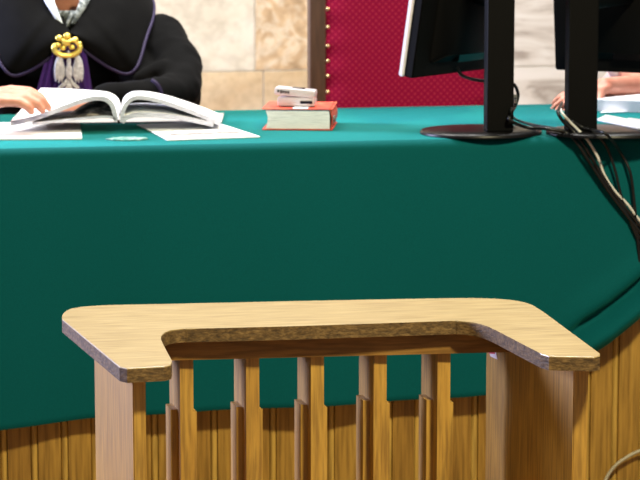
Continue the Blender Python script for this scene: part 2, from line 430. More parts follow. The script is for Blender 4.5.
# ------------------------------------------------------------------ tall red chair
CY = 7.15
xl = ony(310, 60, CY).x; xr = ony(503, 60, CY).x
chair = thing('tall_back_chair', 'tall dark wood chair with red woven upholstery and brass nails, behind the left monitor', 'chair', ((xl + xr) / 2, CY, PLAT))
sw = ony(326, 60, CY).x - xl
for xx in (xl, xr - sw):
    bm = bmesh.new(); box2(bm, (xx, CY, PLAT), (xx + sw, CY + .045, 1.85), 0, .004); obj('back_post', bm, DARKWOOD, chair)
bm = bmesh.new(); box2(bm, (xl + sw, CY + .002, 1.80), (xr - sw, CY + .043, 1.88), 0, .004); obj('top_rail', bm, DARKWOOD, chair)
bm = bmesh.new(); rows = []
x0c, x1c = xl + sw - .004, xr - sw + .004
for i in range(41):
    u = i / 40; row = []
    for j in range(101):
        v = j / 100; z = .98 + (1.80 - .98) * v
        edge = min(u, 1 - u) * 40
        puff = .022 * (1 - math.exp(-edge / 3.0))
        scal = .004 * (1 + math.cos(2 * math.pi * (z - 1.0) / .085)) * math.exp(-edge / 2)
        row.append(Vector((x0c + (x1c - x0c) * u, CY + .004 - puff + scal, z)))
    rows.append(row)
thick_sheet(bm, rows, lambda p: Vector((0, CY + .035 - p.y, 0))); obj('backrest', bm, RED, chair, 60)
bm_n = None
for py in (-8, 9, 27, 46, 61, 76, 92):
    for side in (0, 1):
        z = ony(327, py, CY).z; xx = x0c + .009 if side == 0 else x1c - .009
        bm = bmesh.new(); ball(bm, (xx, CY - .004, z), .0055, (1, .6, 1)); obj('nail_head', bm, BRASS, chair, 180)
bm = bmesh.new(); box2(bm, (xl + .01, CY - .46, .88), (xr - .01, CY - .004, .975), 0, .02); obj('seat', bm, RED, chair, 60)
bm = bmesh.new(); box2(bm, (xl + .02, CY - .45, .82), (xr - .02, CY - .004, .88)); obj('seat_frame', bm, DARKWOOD, chair)
for xx in (xl + .02, xr - .065):
    bm = bmesh.new(); box2(bm, (xx, CY - .45, PLAT), (xx + .045, CY - .405, .82), 0, .003); obj('leg', bm, DARKWOOD, chair)

# ------------------------------------------------------------------ monitors seen from behind
def monitor(label, base_px, col_px, near_corner, Ync, ang, width, tilt, side, col_w):
    """panel: bottom corner at pixel near_corner on depth Ync, running along direction ang; screen faces away from camera"""
    bc = onz(base_px[0], base_px[1], TZ + .012)
    root = thing('computer_monitor', label, 'monitor', (bc.x, bc.y, TZ), 'black monitors on the judges bench')
    # base disc
    bm = bmesh.new(); n = 48; rx, ry = base_px[2], base_px[3]; prof = [(1.0, .001), (1.0, .006), (.97, .010), (.6, .013), (.2, .0145)]
    rings = []
    for s, h in prof:
        rings.append([bm.verts.new((bc.x + rx * s * math.cos(2 * math.pi * k / n), bc.y + ry * s * math.sin(2 * math.pi * k / n), TZ + h)) for k in range(n)])
    for a, b in zip(rings, rings[1:]):
        for k in range(n): bm.faces.new((a[k], a[(k + 1) % n], b[(k + 1) % n], b[k]))
    bm.faces.new(rings[0][::-1]); bm.faces.new(rings[-1])
    obj('base', bm, GLOSSB, root, 50)
    # column
    cl = onz(col_px[0], col_px[2], TZ + .013); cr = onz(col_px[1], col_px[2], TZ + .013)
    cc = (cl + cr) / 2; wv = (cr - cl).length
    d = Vector((math.cos(ang), math.sin(ang), 0))          # along panel, near->far or left->right
    nb = Vector((d.y, -d.x, 0))                              # back normal (towards camera)
    bm = bmesh.new(); ct = .034
    box2(bm, (cc.x - wv / 2, cl.y, TZ + .012), (cc.x + wv / 2, cl.y + ct, TZ + .50), 0, .004)
    obj('stand_column', bm, BLACKM, root)
    # panel
    c0 = ony(near_corner[0], near_corner[1], Ync)
    up = (Vector((0, 0, 1)) * math.cos(tilt) + nb * math.sin(tilt)); th = up.cross(d).normalized()
    if th.dot(nb) < 0: th = -th
    H = .33
    def slab(name, u0, u1, v0, v1, t0, t1, m, par=root, bev=.003):
        bm = bmesh.new(); P = lambda u, v, t: c0 + d * u + up * v + th * t
        hexa(bm, [P(u0, v0, t0), P(u1, v0, t0), P(u1, v0, t1), P(u0, v0, t1)], [P(u0, v1, t0), P(u1, v1, t0), P(u1, v1, t1), P(u0, v1, t1)])
        if bev: bmesh.ops.bevel(bm, geom=bm.edges[:], offset=bev, segments=2, affect='EDGES')
        return obj(name, bm, m, par, 40)
    slab('screen_bezel', 0, width, 0, H, -.009, .004, SILV)
    slab('screen', .016, width - .016, .02, H - .016, -.0105, -.0085, SCREEN, bev=0)
    slab('back_shell', .004, width - .004, .001, H - .002, .0042, .030, BLACKP)
    # tapered bulge of the housing
    bm = bmesh.new(); P = lambda u, v, t: c0 + d * u + up * v + th * t
    hexa(bm, [P(width * .16, .03, .0302), P(width * .84, .03, .0302), P(width * .84, H - .04, .0302), P(width * .16, H - .04, .0302)],
         [P(width * .27, .06, .062), P(width * .73, .06, .062), P(width * .73, H - .09, .062), P(width * .27, H - .09, .062)])
    bmesh.ops.bevel(bm, geom=bm.edges[:], offset=.006, segments=2, affect='EDGES'); obj('rear_housing', bm, BLACKP, root, 40)
    slab('connector_bay', width * .40, width * .70, .035, .058, .0303, .055, SCREEN)
    # arm between the column and housing
    mid = P(width * .5, H * .62, .058); top = Vector((cc.x, cl.y + ct / 2, mid.z))
    bm = bmesh.new(); tube(bm, [mid, mid.lerp(top, .5), top], .026, 16); obj('pivot_arm', bm, BLACKM, root, 40)
    return root
monitor('black monitor turned to the left, in front of the red chair', (481, 128.6, .147, .13), (487, 515, 132), (401, 76.5), 5.86, math.radians(43), .40, math.radians(9), 1, .075)
def mon2():
    # far-left bottom corner is at pixel (558,68); the panel runs toward the right and nearer
    return monitor('black monitor turned to the right, at the right edge, in front of a person', (612, 128.6, .160, .13), (568, 599, 131), (558, 68), 6.12, math.radians(-38), .42, math.radians(7), -1, .08)
mon2()

# ------------------------------------------------------------------ books and papers
book = thing('law_book', 'thick red-covered book lying closed beside the open file, a phone on top', 'book', onz(298, 129, TZ))
A = onz(264, 130, TZ + .0005); B = onz(332, 130.5, TZ + .0005); bw = (B - A).length; bx = (B - A).normalized(); by = Vector((-bx.y, bx.x, 0))
Rb = Matrix((bx, by, Vector((0, 0, 1)))).transposed()
BT, BD = .052, .19
def bookpt(u, v, w): return A + bx * u + by * v + Vector((0, 0, w))
bm = bmesh.new(); rows = []
for i in range(9):
    v = .005 + (BD - .010) * i / 8; rows.append([])
    for j in range(13):
        w = .003 + (BT - .006) * j / 12
        rows[-1].append(bookpt(.003 + .006 * math.sin(math.pi * j / 12), v, w))
thick_sheet(bm, rows, lambda p: bx * (bw - .006 - (p - A).dot(bx)))
obj('page_block', bm, BOOKPAGES, book, 40)
for w0, w1, nm in ((0, .002, 'back_cover'), (BT - .002, BT, 'front_cover')):
    bm = bmesh.new(); box(bm, bookpt(bw / 2 - .002, BD / 2, (w0 + w1) / 2), (bw + .006, BD, w1 - w0), 0, Rb, .0008); obj(nm, bm, REDCOVER, book)
bm = bmesh.new(); rows = []
for i in range(5):
    v = BD * i / 4; rows.append([bookpt(bw - .0055 + -.001 + .006 * math.sin(math.pi * j / 12), v, BT * j / 12) for j in range(13)])
thick_sheet(bm, rows, bx * .0022); sp = obj('spine', bm, REDCOVER, book, 40)
bm = bmesh.new(); box(bm, bookpt(bw + .004, .012, .03), (.004, .016, .009), 0, Rb); obj('spine_mark', bm, INK, sp)
bm = bmesh.new(); box(bm, bookpt(.088, .026, BT + .0006), (.036, .05, .001), 0, Rb); bl = obj('paper_slip', bm, PAPER, book)

# phone on the book: clamshell lying slightly open
ph = thing('mobile_phone', 'pearl white clamshell mobile phone lying on the red book', 'phone', bookpt(.077, .07, BT + .0012))
ang = math.radians(-4); px_ = (bx * math.cos(ang) + by * math.sin(ang)); py_ = Vector((-px_.y, px_.x, 0)); Rp = Matrix((px_, py_, Vector((0, 0, 1)))).transposed()
pc = bookpt(.076, .065, BT + .0012)
def pp(u, v, w): return pc + px_ * u + py_ * v + Vector((0, 0, w))
bm = bmesh.new(); box(bm, pp(0, 0, .012), (.092, .048, .023), 0, Rp, .006); obj('lower_shell', bm, PHONE, ph, 50)
Rl = Rp @ Matrix.Rotation(math.radians(5), 3, 'Y')
bm = bmesh.new(); box(bm, pp(-.003, 0, .034), (.100, .052, .019), 0, Rl, .006); lid = obj('lid', bm, PHONE, ph, 50)
bm = bmesh.new(); box(bm, pp(.004, .004, .0438), (.03, .028, .0012), 0, Rl); obj('outer_display', bm, PHONED, lid)
bm = bmesh.new()
for u in (-.043, -.036, -.030, -.024, -.018): box(bm, pp(u, -.0262, .034 - u * math.sin(math.radians(5)) + random.uniform(-.001, .001)), (.0045, .001, .006 if u != -.036 else .008), 0, Rl)
obj('side_lettering', bm, PHONED, lid)
bm = bmesh.new(); box(bm, pp(.026, -.0238, .011), (.03, .002, .007), 0, Rp); obj('side_port', bm, PHONED, ph)

# open case file
of = thing('open_case_file', 'thick open case file with curling white pages, in front of the robed judge', 'book', onz(118, 122, TZ))
YO, YO2 = 5.97, 6.20
def leaf(name, front, back, thick, m, par=of, yf=YO, yb=YO2, n=4, nr=5):
    f = crv([ony(a, b, yf) for a, b in front], n); b = crv([ony(a, c, yb) for a, c in back], n)
    lim = TZ + .003
    for p in f + b: p.z = max(p.z, lim + thick)
    rows = [[p.lerp(q, t / nr) for p, q in zip(f, b)] for t in range(nr + 1)]
    bm = bmesh.new()
    # offset along in-profile normals so that the bundle keeps its thickness round the curl
    prof = f; offs = []
    for i in range(len(prof)):
        t = prof[min(i + 1, len(prof) - 1)] - prof[max(i - 1, 0)]; nrm = Vector((t.z, 0, -t.x)).normalized(); offs.append(nrm)
    g = sheet(bm, rows, 0); g2 = [[bm.verts.new(Vector((v.co.x + offs[j].x * thick, v.co.y, max(v.co.z + offs[j].z * thick, TZ + .0015)))) for j, v in enumerate(r)] for r in g]
    n_, m_ = len(g), len(g[0])
    for i in range(n_ - 1):
        for j in range(m_ - 1): bm.faces.new((g2[i][j], g2[i + 1][j], g2[i + 1][j + 1], g2[i][j + 1])).material_index = 0
        for j in (0, m_ - 1): bm.faces.new((g[i][j], g[i + 1][j], g2[i + 1][j], g2[i][j])).material_index = 1
    for j in range(m_ - 1):
        for i in (0, n_ - 1): bm.faces.new((g[i][j], g[i][j + 1], g2[i][j + 1], g2[i][j])).material_index = 1
    return obj(name, bm, m, par, 50)
bm = bmesh.new()
fl, fr = onz(25, 124, TZ), onz(222, 123, TZ); bl_, br_ = onz(50, 113, TZ), onz(224, 114, TZ)
hexa(bm, [p + Vector((0, 0, .0006)) for p in (fl, fr, br_, bl_)], [p + Vector((0, 0, .003)) for p in (fl, fr, br_, bl_)]); obj('cover', bm, mat('grey_card_cover', (150, 146, 140), .7), of)
leaf('curled_left_pages', [(10, 121.5), (34, 116), (58, 107.5), (78, 100), (96, 96), (108, 98), (115, 106), (118, 119)],
     [(41, 88), (60, 88.5), (80, 89.5), (95, 90.5), (108, 92), (116, 96), (120, 102), (121, 110)], .011, [PAPER, PAGES])
leaf('lower_left_pages', [(32, 122.5), (60, 119.5), (85, 117), (105, 115.5), (114, 117), (117, 121)],
     [(48, 113), (66, 111), (86, 110), (104, 109), (116, 109), (120, 112)], .006, [PHOTOPRINT, PAGES])
leaf('photo_page', [(70, 118), (85, 117), (100, 116.5), (114, 117.5)], [(72, 112), (86, 103), (100, 99.5), (113, 101)], .002, [PHOTOPRINT, PAGES], yf=5.99, yb=6.12)
leaf('curled_right_pages', [(120, 119.5), (122, 108), (129, 98.5), (140, 95.5), (160, 99), (184, 107), (205, 115), (221, 122)],
     [(121, 110), (123, 99), (130, 92.5), (142, 91), (162, 94), (184, 100.5), (205, 108), (222, 115)], .010, [PAPER, PAGES])
leaf('lower_right_pages', [(120, 121), (126, 115.5), (140, 112.5), (162, 113.5), (188, 117), (214, 122.5)],
     [(121, 111), (126, 105), (140, 103), (162, 104), (188, 108), (216, 115)], .011, [PAPER, PAGES])
bm = bmesh.new(); p = onz(118.5, 121.5, TZ + .006)
box(bm, p + Vector((0, -.002, 0)), (.006, .004, .008)); obj('binding_clip', bm, mat('dark_gold_clip', (96, 76, 40), .4, .5), of)

def flat_paper(name, corners, t, label, cat, dz=.0006, nlines=None, mtl=PAPER):
    q = [onz(a, b, TZ) + Vector((0, 0, dz)) for a, b in corners]
    bm = bmesh.new(); hexa(bm, q, [p + Vector((0, 0, t)) for p in q]); o = obj(name, bm, mtl); tag(o, label, cat)
    return o, q
o, q = flat_paper('paper_sheets', [(-30, 140.5), (82, 139.7), (86.5, 137), (80, 123.7), (-22, 123.7)][:2] + [(80, 124.2), (-22, 124.2)], .004, 'blank white paper sheets at the left front edge of the green bench', 'paper')
o, q = flat_paper('printed_sheet', [(167, 141), (260, 137.6), (214, 122.8), (137, 125.4)], .0025, 'white printed sheet by the front edge, right of the open file', 'paper')
bm = bmesh.new(); ll = lambda u, v: q[0].lerp(q[1], u).lerp(q[3].lerp(q[2], u), v) + Vector((0, 0, .0027))
hexa(bm, [ll(.12, .22), ll(.93, .22), ll(.95, .34), ll(.14, .34)], [p + Vector((0, 0, .0003)) for p in (ll(.12, .22), ll(.93, .22), ll(.95, .34), ll(.14, .34))])
obj('printed_lines', bm, INK, o)
bm = bmesh.new(); c = onz(127, 139.6, TZ)
rings = []
for s, h in ((1, .0006), (1, .003), (.82, .0042), (.5, .0034)):
    rings.append([bm.verts.new((c.x + .046 * s * math.cos(a * math.pi / 12) * (1 + .1 * math.sin(a * 1.7)), c.y + .030 * s * math.sin(a * math.pi / 12), TZ + h + .0006 * math.sin(a * 2.1))) for a in range(24)])
for a, b in zip(rings, rings[1:]):
    for k in range(24): bm.faces.new((a[k], a[(k + 1) % 24], b[(k + 1) % 24], b[k]))
bm.faces.new(rings[0][::-1]); bm.faces.new(rings[-1])
tag(obj('plastic_sleeve', bm, noisy('silvery_film', [(.4, (70, 140, 134)), (.6, (150, 184, 180))], 50, rough=.25)), 'small flat silvery plastic wrapper between the two white papers', 'wrapper')
# papers at the right edge
bm = bmesh.new(); Yp = 6.22
def quadbox(name, corners, z0, t, mtl, label, cat, par=None):
    q = [onz(a, b, TZ + z0 + t) - Vector((0, 0, t)) for a, b in corners]
    bm = bmesh.new(); hexa(bm, q, [p + Vector((0, 0, t)) for p in q]); o = obj(name, bm, mtl, par)
    if label: tag(o, label, cat)
    return o
quadbox('paper_stack', [(596, 99.5), (668, 102), (664, 92), (600, 91)], .001, .030, [PAPER], 'thick white paper stack under the resting forearm, behind the right monitor', 'papers')
quadbox('white_folder', [(597, 119), (690, 138), (690, 131), (606, 114.5)], .0148, .004, [PAPER], 'white folder lying across the foot of the right monitor', 'folder')
quadbox('loose_sheet', [(600, 112.5), (664, 110), (664, 107), (606, 109)], .001, .002, [PAPER], 'thin white loose sheet in front of the paper stack, at right', 'paper')
quadbox('pen', [(627, 120), (662, 124), (662, 121.5), (628, 117.8)], .001, .006, [SILV], 'pale stubby pen lying on green cloth at the right edge', 'pen')

# ------------------------------------------------------------------ cables
def cable(label, pts, r, m, name='cable', extra=None, group='cables hanging over the bench front'):
    P = []
    for q in pts:
        if len(q) == 3: P.append(ony(q[0], q[1], q[2]))
        elif q[1] < 134.5: P.append(onz(q[0], q[1], TZ + r + (.0155 if q[1] < 129.5 or q[0] > 562 else .003)))
        else: P.append(ony(q[0], q[1], YF - .019 - r))
    bm = bmesh.new(); tube(bm, crv(P, 6), r, 8)
    o = obj(name, bm, m, None, 180); return tag(o, label, 'cable', group)
YCF = onz(581, 131, TZ + .013).y - .007; YCL = onz(500, 132, TZ + .013).y - .007
bmz = [(457, 68, 5.90), (463, 76, 5.84), (480, 80.5, 5.80), (500, 81, 5.785), (513, 84, 5.785), (518, 94, 5.80), (515, 106, 5.80), (509, 117, YCL), (513, 122, YCL)]
cable('black cable looping round the column of the left-turned monitor and over the bench edge', bmz + [(528, 127.5), (548, 129), (566, 133, YCF), (577, 143), (592, 166), (612, 196), (640, 232), (668, 262)], .0042, BLACKCABLE)
cable('thin black cable curving low across the cloth to the left of the white cable', [(516, 96, 5.81), (511, 112, YCL), (517, 120), (536, 125.5), (556, 129), (570, 134, YCF), (583, 144), (598, 168), (622, 206), (640, 238), (664, 268)], .0036, BLACKCABLE)
cable('pale cable running down over the bench edge among black ones', [(560, 106, 5.83), (562, 113, YCF), (570, 122, YCF), (579, 131, YCF), (589, 142), (598, 158), (604, 174), (614, 190), (628, 205), (641, 222), (664, 246)], .0034, WHITECABLE)
cable('black cable alongside the pale cable, starting at the right-turned monitor', [(562, 103, 5.83), (558, 112, YCF), (563, 121, YCF), (573, 131, YCF), (583, 144), (595, 164), (604, 180), (616, 196), (640, 226), (664, 254)], .004, BLACKCABLE)
cable('black cable falling in a wide arc, second from the right', [(572, 121, YCF), (582, 127, YCF), (593, 132, YCF - .02), (606, 146), (615, 170), (621, 195), (632, 226), (648, 262)], .0034, BLACKCABLE)
cable('rightmost black cable falling in a wide arc over the bench front', [(578, 124), (592, 130), (606, 134), (620, 152), (630, 172), (634, 200), (637, 232), (640, 265)], .0036, BLACKCABLE)
# connectors gathered at the columns
for (a, b, lab) in ((514, 99, 'small pale cable plug beside the column of the left-turned monitor'), (568, 109, 'small grey cable plug beside the column of the right-turned monitor')):
    bm = bmesh.new(); box(bm, ony(a, b, 5.79 if a < 540 else 5.82), (.014, .012, .022), 0, None, .003)
    o = obj('cable_plug', bm, mat('plug_grey', (96, 96, 100), .4), None, 40); tag(o, lab, 'plug', 'cable plugs by the monitor columns')
P = crv([ony(*q) for q in ((592, 690, 5.60), (595, 560, 5.66), (600, 500, 5.69), (606, 479, 5.70), (616, 465, 5.70), (629, 456, 5.70), (642, 450, 5.70), (672, 440, 5.70), (720, 430, 5.70))], 6)
for p in P: p.z = max(p.z, .006)
bm = bmesh.new(); tube(bm, P, .0042, 8); tag(obj('cable', bm, GREYCABLE, None, 180), 'grey beige cable curving along the oak panelling at the bottom right', 'cable')

# ------------------------------------------------------------------ people
def hand(bm, wrist, fdir, up, L=.185, curl=.5, thumb_side=1, spread=.10):
    """palm + four fingers + thumb; fdir = wrist->knuckles, up = back of hand"""
    f = Vector(fdir).normalized(); u = Vector(up); u = (u - f * u.dot(f)).normalized(); s = f.cross(u) * thumb_side
    w = Vector(wrist); pl = L * .5; g = L / .185
    for k in range(4):                      # palm bones
        a = w + s * (.020 - .013 * k); b = w + f * (pl * (1 - .03 * abs(k - 1))) + s * (.033 - .022 * k) * 1.0
        chain(bm, [a, a.lerp(b, .5) + u * .003, b], [.015 * g, .014 * g, .0115 * g], 2)
    lens = (.44, .49, .45, .35)
    for k in range(4):
        b = w + f * (pl * (1 - .03 * abs(k - 1))) + s * (.033 - .022 * k)
        d = (f + s * (spread * (1.2 - k * .8))).normalized(); pts = [b]; r = [.0108 * g]
        for j, fr in enumerate((.45, .31, .24)):
            a = curl * (j + .6) * .55; dd = (d * math.cos(a) - u * math.sin(a)); pts.append(pts[-1] + dd * (L * lens[k] * fr)); r.append((.0098, .0088, .0074)[j] * g)
        chain(bm, pts, r, 2)
    t0 = w + f * .02 + s * .022
    pts = [t0, t0 + (f * .6 + s * .75 - u * .2).normalized() * .045, t0 + (f * .6 + s * .75 - u * .2).normalized() * .045 + (f * .9 + s * .3 - u * .25).normalized() * .034]
    pts.append(pts[-1] + (f * .95 - s * .05 - u * .3).normalized() * .028)
    chain(bm, pts, [.015 * g, .0125 * g, .0108 * g, .0085 * g], 2)
def head(bm, c, look, s=1.0):
    """skull, jaw, nose, brow, ears; look = facing unit vector"""
    f = Vector(look).normalized(); x = f.cross(Vector((0, 0, 1))).normalized(); z = x.cross(f).normalized()
    Rm = Matrix((x, f, z)).transposed(); C = Vector(c)
    T = lambda a, b, d: C + (x * a + f * b + z * d) * s
    ball(bm, T(0, -.012, .035), .088 * s, (.86, 1.08, .98), Rm, 3)
    ball(bm, T(0, .018, -.03), .068 * s, (.92, .98, 1.05), Rm, 3)
    ball(bm, T(0, .045, -.082), .034 * s, (1.1, .9, .8), Rm, 2)
    chain(bm, [T(0, .082, .018), T(0, .100, -.018), T(0, .094, -.026)], [.009 * s, .0135 * s, .011 * s])
    for q in (-1, 1):
        ball(bm, T(q * .010, .092, -.026), .009 * s, (1, 1, .8), Rm)
        chain(bm, [T(q * .012, .083, .036), T(q * .045, .070, .034)], [.010 * s, .009 * s])
        ball(bm, T(q * .042, .052, -.018), .026 * s, (1, .9, 1), Rm)
        ball(bm, T(q * .079, -.005, -.005), .028 * s, (.32, .68, 1.1), Rm)
    ball(bm, T(0, .076, -.050), .016 * s, (1.4, .7, .45), Rm); ball(bm, T(0, .073, -.062), .015 * s, (1.2, .7, .45), Rm)
    return T, Rm
def face_parts(T, Rm, body, s=1.0, long_hair=False):
    for q in (-1, 1):
        bm = bmesh.new(); ball(bm, T(q * .031, .066, .014), .0125 * s); e = obj('eye', bm, EYEW, body, 180)
        bm = bmesh.new(); ball(bm, T(q * .031, .0755, .013), .0056 * s, (1, .6, 1), Rm); obj('iris', bm, IRIS, e, 180)
    bm = bmesh.new(); ball(bm, T(0, .0845, -.056), .017 * s, (1.25, .35, .42), Rm); obj('mouth', bm, LIPS, body, 180)
    bm = bmesh.new(); ball(bm, T(0, -.026, .050), .096 * s, (.90, 1.05, .96), Rm, 3)
    ball(bm, T(0, -.055, .0), .075 * s, (1.02, .8, 1.1), Rm, 3)
    for q in (-1, 1): ball(bm, T(q * .062, -.02, .03), .042 * s, (.55, 1.1, 1.1), Rm)
    if long_hair:
        for q in (-1, 1): chain(bm, [T(q * .07, -.03, .02), T(q * .085, -.04, -.06), T(q * .08, -.05, -.13)], [.035 * s, .036 * s, .024 * s])
        chain(bm, [T(0, -.08, 0), T(0, -.09, -.13)], [.06 * s, .045 * s])
    obj('hair', baked(bm, .006, 3, (.02, .006)), HAIR, body, 180)

# --- the robed judge
JY = 6.80                                   # torso axis depth
cj = ony(68, 40, 6.66); JX = cj.x
def jp(px, py, Y): return ony(px, py, Y)
judge = thing('person', 'person in a black robe with violet trim and silver eagle pendant, reading an open file', 'person', (JX, JY + .05, PLAT))
bm = bmesh.new()
neck0 = Vector((JX, JY + .03, 1.46)); hc = Vector((JX, JY - .06, 1.69))
chain(bm, [(JX, JY + .08, 1.02), (JX, JY + .07, 1.2), (JX, JY + .05, 1.36), neck0, hc - Vector((0, -.02, .05))], [.15, .145, .13, .062, .056])
shR, shL = Vector((JX - .185, JY + .05, 1.405)), Vector((JX + .185, JY + .05, 1.405))
chain(bm, [shR, (JX, JY + .05, 1.39), shL], [.062, .11, .062])
elR = Vector((JX - .34, JY - .14, 1.30)); wrR = jp(-30, 105, 6.0)
elL = jp(183, 100, 6.50); wrL = jp(100, 101, 6.37)
chain(bm, [shR, elR, wrR], [.056, .044, .029]); chain(bm, [shL, jp(160, 42, 6.78), jp(178, 68, 6.66), jp(179, 93, 6.54), wrL], [.056, .045, .042, .038, .029])
kn = jp(8, 96, 5.96)
hand(bm, wrR, kn - wrR, Vector((.05, -.35, .9)), L=.21, curl=.85, thumb_side=-1, spread=-.02)
hand(bm, wrL, Vector((-1, .05, -.12)), Vector((0, -.2, 1)), L=.18, curl=.5, thumb_side=1)
for q in (-1, 1): chain(bm, [(JX + q * .09, JY + .08, 1.0), (JX + q * .12, JY - .3, 1.0), (JX + q * .12, JY - .28, .57), (JX + q * .12, JY - .36, .535)], [.095, .065, .045, .033])
T, Rm = head(bm, hc, (0, -1, -.32))
body = obj('body', baked(bm, .0045, 3), SKIN, judge, 180)
face_parts(T, Rm, body)
ringp_ = jp(18, 111.5, 6.03)
# robe: trunk, sleeves, skirt
bm = bmesh.new()
for z, rx, ry, yy in ((.56, .30, .27, -.02), (.75, .30, .27, 0), (.95, .30, .24, .04), (1.15, .25, .19, .04), (1.30, .235, .17, .03), (1.39, .205, .13, .05)):
    ball(bm, (JX, JY + yy, z), 1, (rx, ry, .13), None, 3)
box2(bm, (JX - .24, JY - .22, PLAT + .012), (JX + .24, JY + .22, .58))
chain(bm, [(JX - .19, JY + .05, 1.395), (JX - .30, JY - .03, 1.36), elR + Vector((-.01, 0, .01)), elR.lerp(wrR, .5) + Vector((0, 0, .0)), elR.lerp(wrR, .74)], [.085, .095, .082, .07, .066])
s1 = jp(160, 40, 6.78); s2 = jp(178, 66, 6.66); s3 = jp(180, 92, 6.54)
chain(bm, [(JX + .17, JY + .05, 1.395), s1, s2, s3], [.085, .072, .068, .058])
chain(bm, [s3, jp(160, 93, 6.46), jp(150, 94, 6.44)], [.055, .046, .043])
chain(bm, [jp(176, 100, 6.54), jp(188, 100, 6.58)], [.040, .040])
chain(bm, [(JX + .12, JY + .02, 1.36), jp(145, 50, 6.80), jp(165, 60, 6.72)], [.07, .06, .05]); chain(bm, [s3, jp(160, 95, 6.47), jp(128, 97, 6.40), jp(104, 99, 6.38)], [.052, .042, .038, .036]); chain(bm, [jp(130, 62, 6.74), jp(150, 88, 6.60)], [.06, .05])
# a few heavy folds in the sleeve
chain(bm, [jp(140, 78, 6.58), jp(165, 66, 6.58), jp(184, 66, 6.60)], [.018, .024, .014])
for x in bm.verts:
    if x.co.z < PLAT + .006: x.co.z = PLAT + .006
rb = obj('robe', baked(bm, .008, 5, (.10, .022)), ROBE, judge, 180)
# wide collar of the robe (two lobes meeting at the pendant)
out_r = [jp(76, 43, 6.585), jp(94, 57, 6.575), jp(113, 69, 6.58), jp(128, 73, 6.59), jp(138, 64, 6.60), jp(146, 38, 6.66), jp(154, 12, 6.76), jp(150, -4, 6.86), jp(128, -12, 7.0), jp(68, -14, 7.05)]
in_r = [jp(69, 33, 6.60), jp(72, 26, 6.605), jp(75, 18, 6.61), jp(78, 10, 6.625), jp(82, 2, 6.65), jp(86, -6, 6.70), jp(90, -12, 6.76), jp(91, -15, 6.82), jp(84, -16, 6.88), jp(68, -17, 6.91)]
def mirror(lst): return [Vector((2 * JX - p.x, p.y, p.z)) for p in lst]
for side, (oo, ii) in enumerate(((out_r, in_r), (mirror(out_r), mirror(in_r)))):
    oc, ic = crv(oo, 7), crv(ii, 7); rows = []
    for i, (a, b) in enumerate(zip(ic, oc)):
        row = []
        for j in range(13):
            t = j / 12; p = a.lerp(b, t)
            bulge = math.sin(math.pi * t); k = i / (len(oc) - 1)
            p += Vector((0, -.030, .012)) * bulge * (1 if k < .75 else 1 - (k - .75) * 3.2)
            p += Vector((0, 0, .035)) * bulge * max(0, min(1, (k - .45) * 4)) 
            row.append(p)
        rows.append(row)
    bm = bmesh.new(); thick_sheet(bm, rows, Vector((0, .010, -.004)))
    cl = obj('robe_collar', bm, ROBE, judge, 180)
    bm = bmesh.new(); tube(bm, [p + Vector((0, -.001, -.002)) for p in oc], .0045, 8); obj('collar_piping', bm, TRIM, cl, 180)
bm = bmesh.new(); tube(bm, crv([jp(152, 80, 6.40), jp(157, 84, 6.392), jp(161, 91, 6.395), jp(162, 98, 6.41)], 5), .005, 8); obj('cuff_piping', bm, TRIM, rb, 180)
# shirt collar and scarf in the neckline
bm = bmesh.new()
rows = []
for i in range(13):
    t = i / 12; py = -6 + 40 * t; hw = (19.5 * (1 - t) + 2.5)
    rows.append([jp(67 + hw * u, py, 6.615 + .03 * (1 - t) * u * u + .018 * math.cos(5 * u + i)) for u in [-1 + k / 5 for k in range(11)]])
thick_sheet(bm, rows[5:], Vector((0, .006, 0))); obj('scarf', bm, SCARF, judge, 180)
for q in (-1, 1):
    bm = bmesh.new(); a = [jp(67 + q * v, w, Y) for v, w, Y in ((26, -8, 6.68), (22, 2, 6.635), (16, 12, 6.612), (9, 24, 6.60))]; b = [jp(67 + q * v, w, Y) for v, w, Y in ((15, -8, 6.66), (12, 3, 6.62), (8, 14, 6.602), (4, 24, 6.596))]
    thick_sheet(bm, [crv(a, 4), crv(b, 4)], Vector((0, .006, 0))); obj('shirt_collar', bm, WHITESH if q < 0 else SCARF, judge, 180)
# shirt cuff of the right arm
d = (wrR - elR).normalized(); bm = bmesh.new(); tube(bm, [wrR - d * .07, wrR - d * .045, wrR - d * .012], .04, 20, 0, [.041, .040, .039]); obj('shirt_cuff', bm, mat('pale_pink_cuff', (232, 206, 212), .8), judge, 60)
# violet jabot, pleated
bm = bmesh.new(); rows = []
for i in range(15):
    t = i / 14; py = 44 + 66 * t; l = 52 - 20 * t ** .8; r = 84 + 11 * t ** .8
    rows.append([jp(l + (r - l) * u, py, 6.572 + .01 * t + .007 * math.sin(u * 34)) for u in [k / 40 for k in range(41)]])
thick_sheet(bm, rows, Vector((0, .006, 0))); obj('jabot', bm, PURPLE, judge, 180)
# gilt clasp and silver eagle pendant
pend = []
bm = bmesh.new(); Yg = 6.548
cg = jp(67, 46, Yg); u1 = 1 / 372.0
ringpts = [cg + Vector((.034 * math.cos(a), -.002, .021 * math.sin(a) - .004)) for a in [math.radians(150 + 15 * k) for k in range(17)]]
tube(bm, ringpts, .0068, 10, 0, [.004] + [.0075] * 15 + [.004])
for a, b, r in ((-8, -7, .0095), (0, -9, .010), (8, -5, .010), (-9, 0, .0085), (-1, -2, .011), (5, 2, .009), (12, -1, .0085), (12, 4, .007), (-4, 3, .008)):
    ball(bm, jp(67 + a, 45 + b, Yg - .004), r, (1, .7, .85))
tube(bm, crv([jp(58, 38, Yg), jp(66, 42, Yg - .008), jp(74, 40, Yg - .006), jp(79, 46, Yg - .004)], 4), .005, 8)
clasp = obj('gilt_clasp', bm, GOLD, judge, 180); clasp['label'] = 'gold clasp of the chain'
bm = bmesh.new()
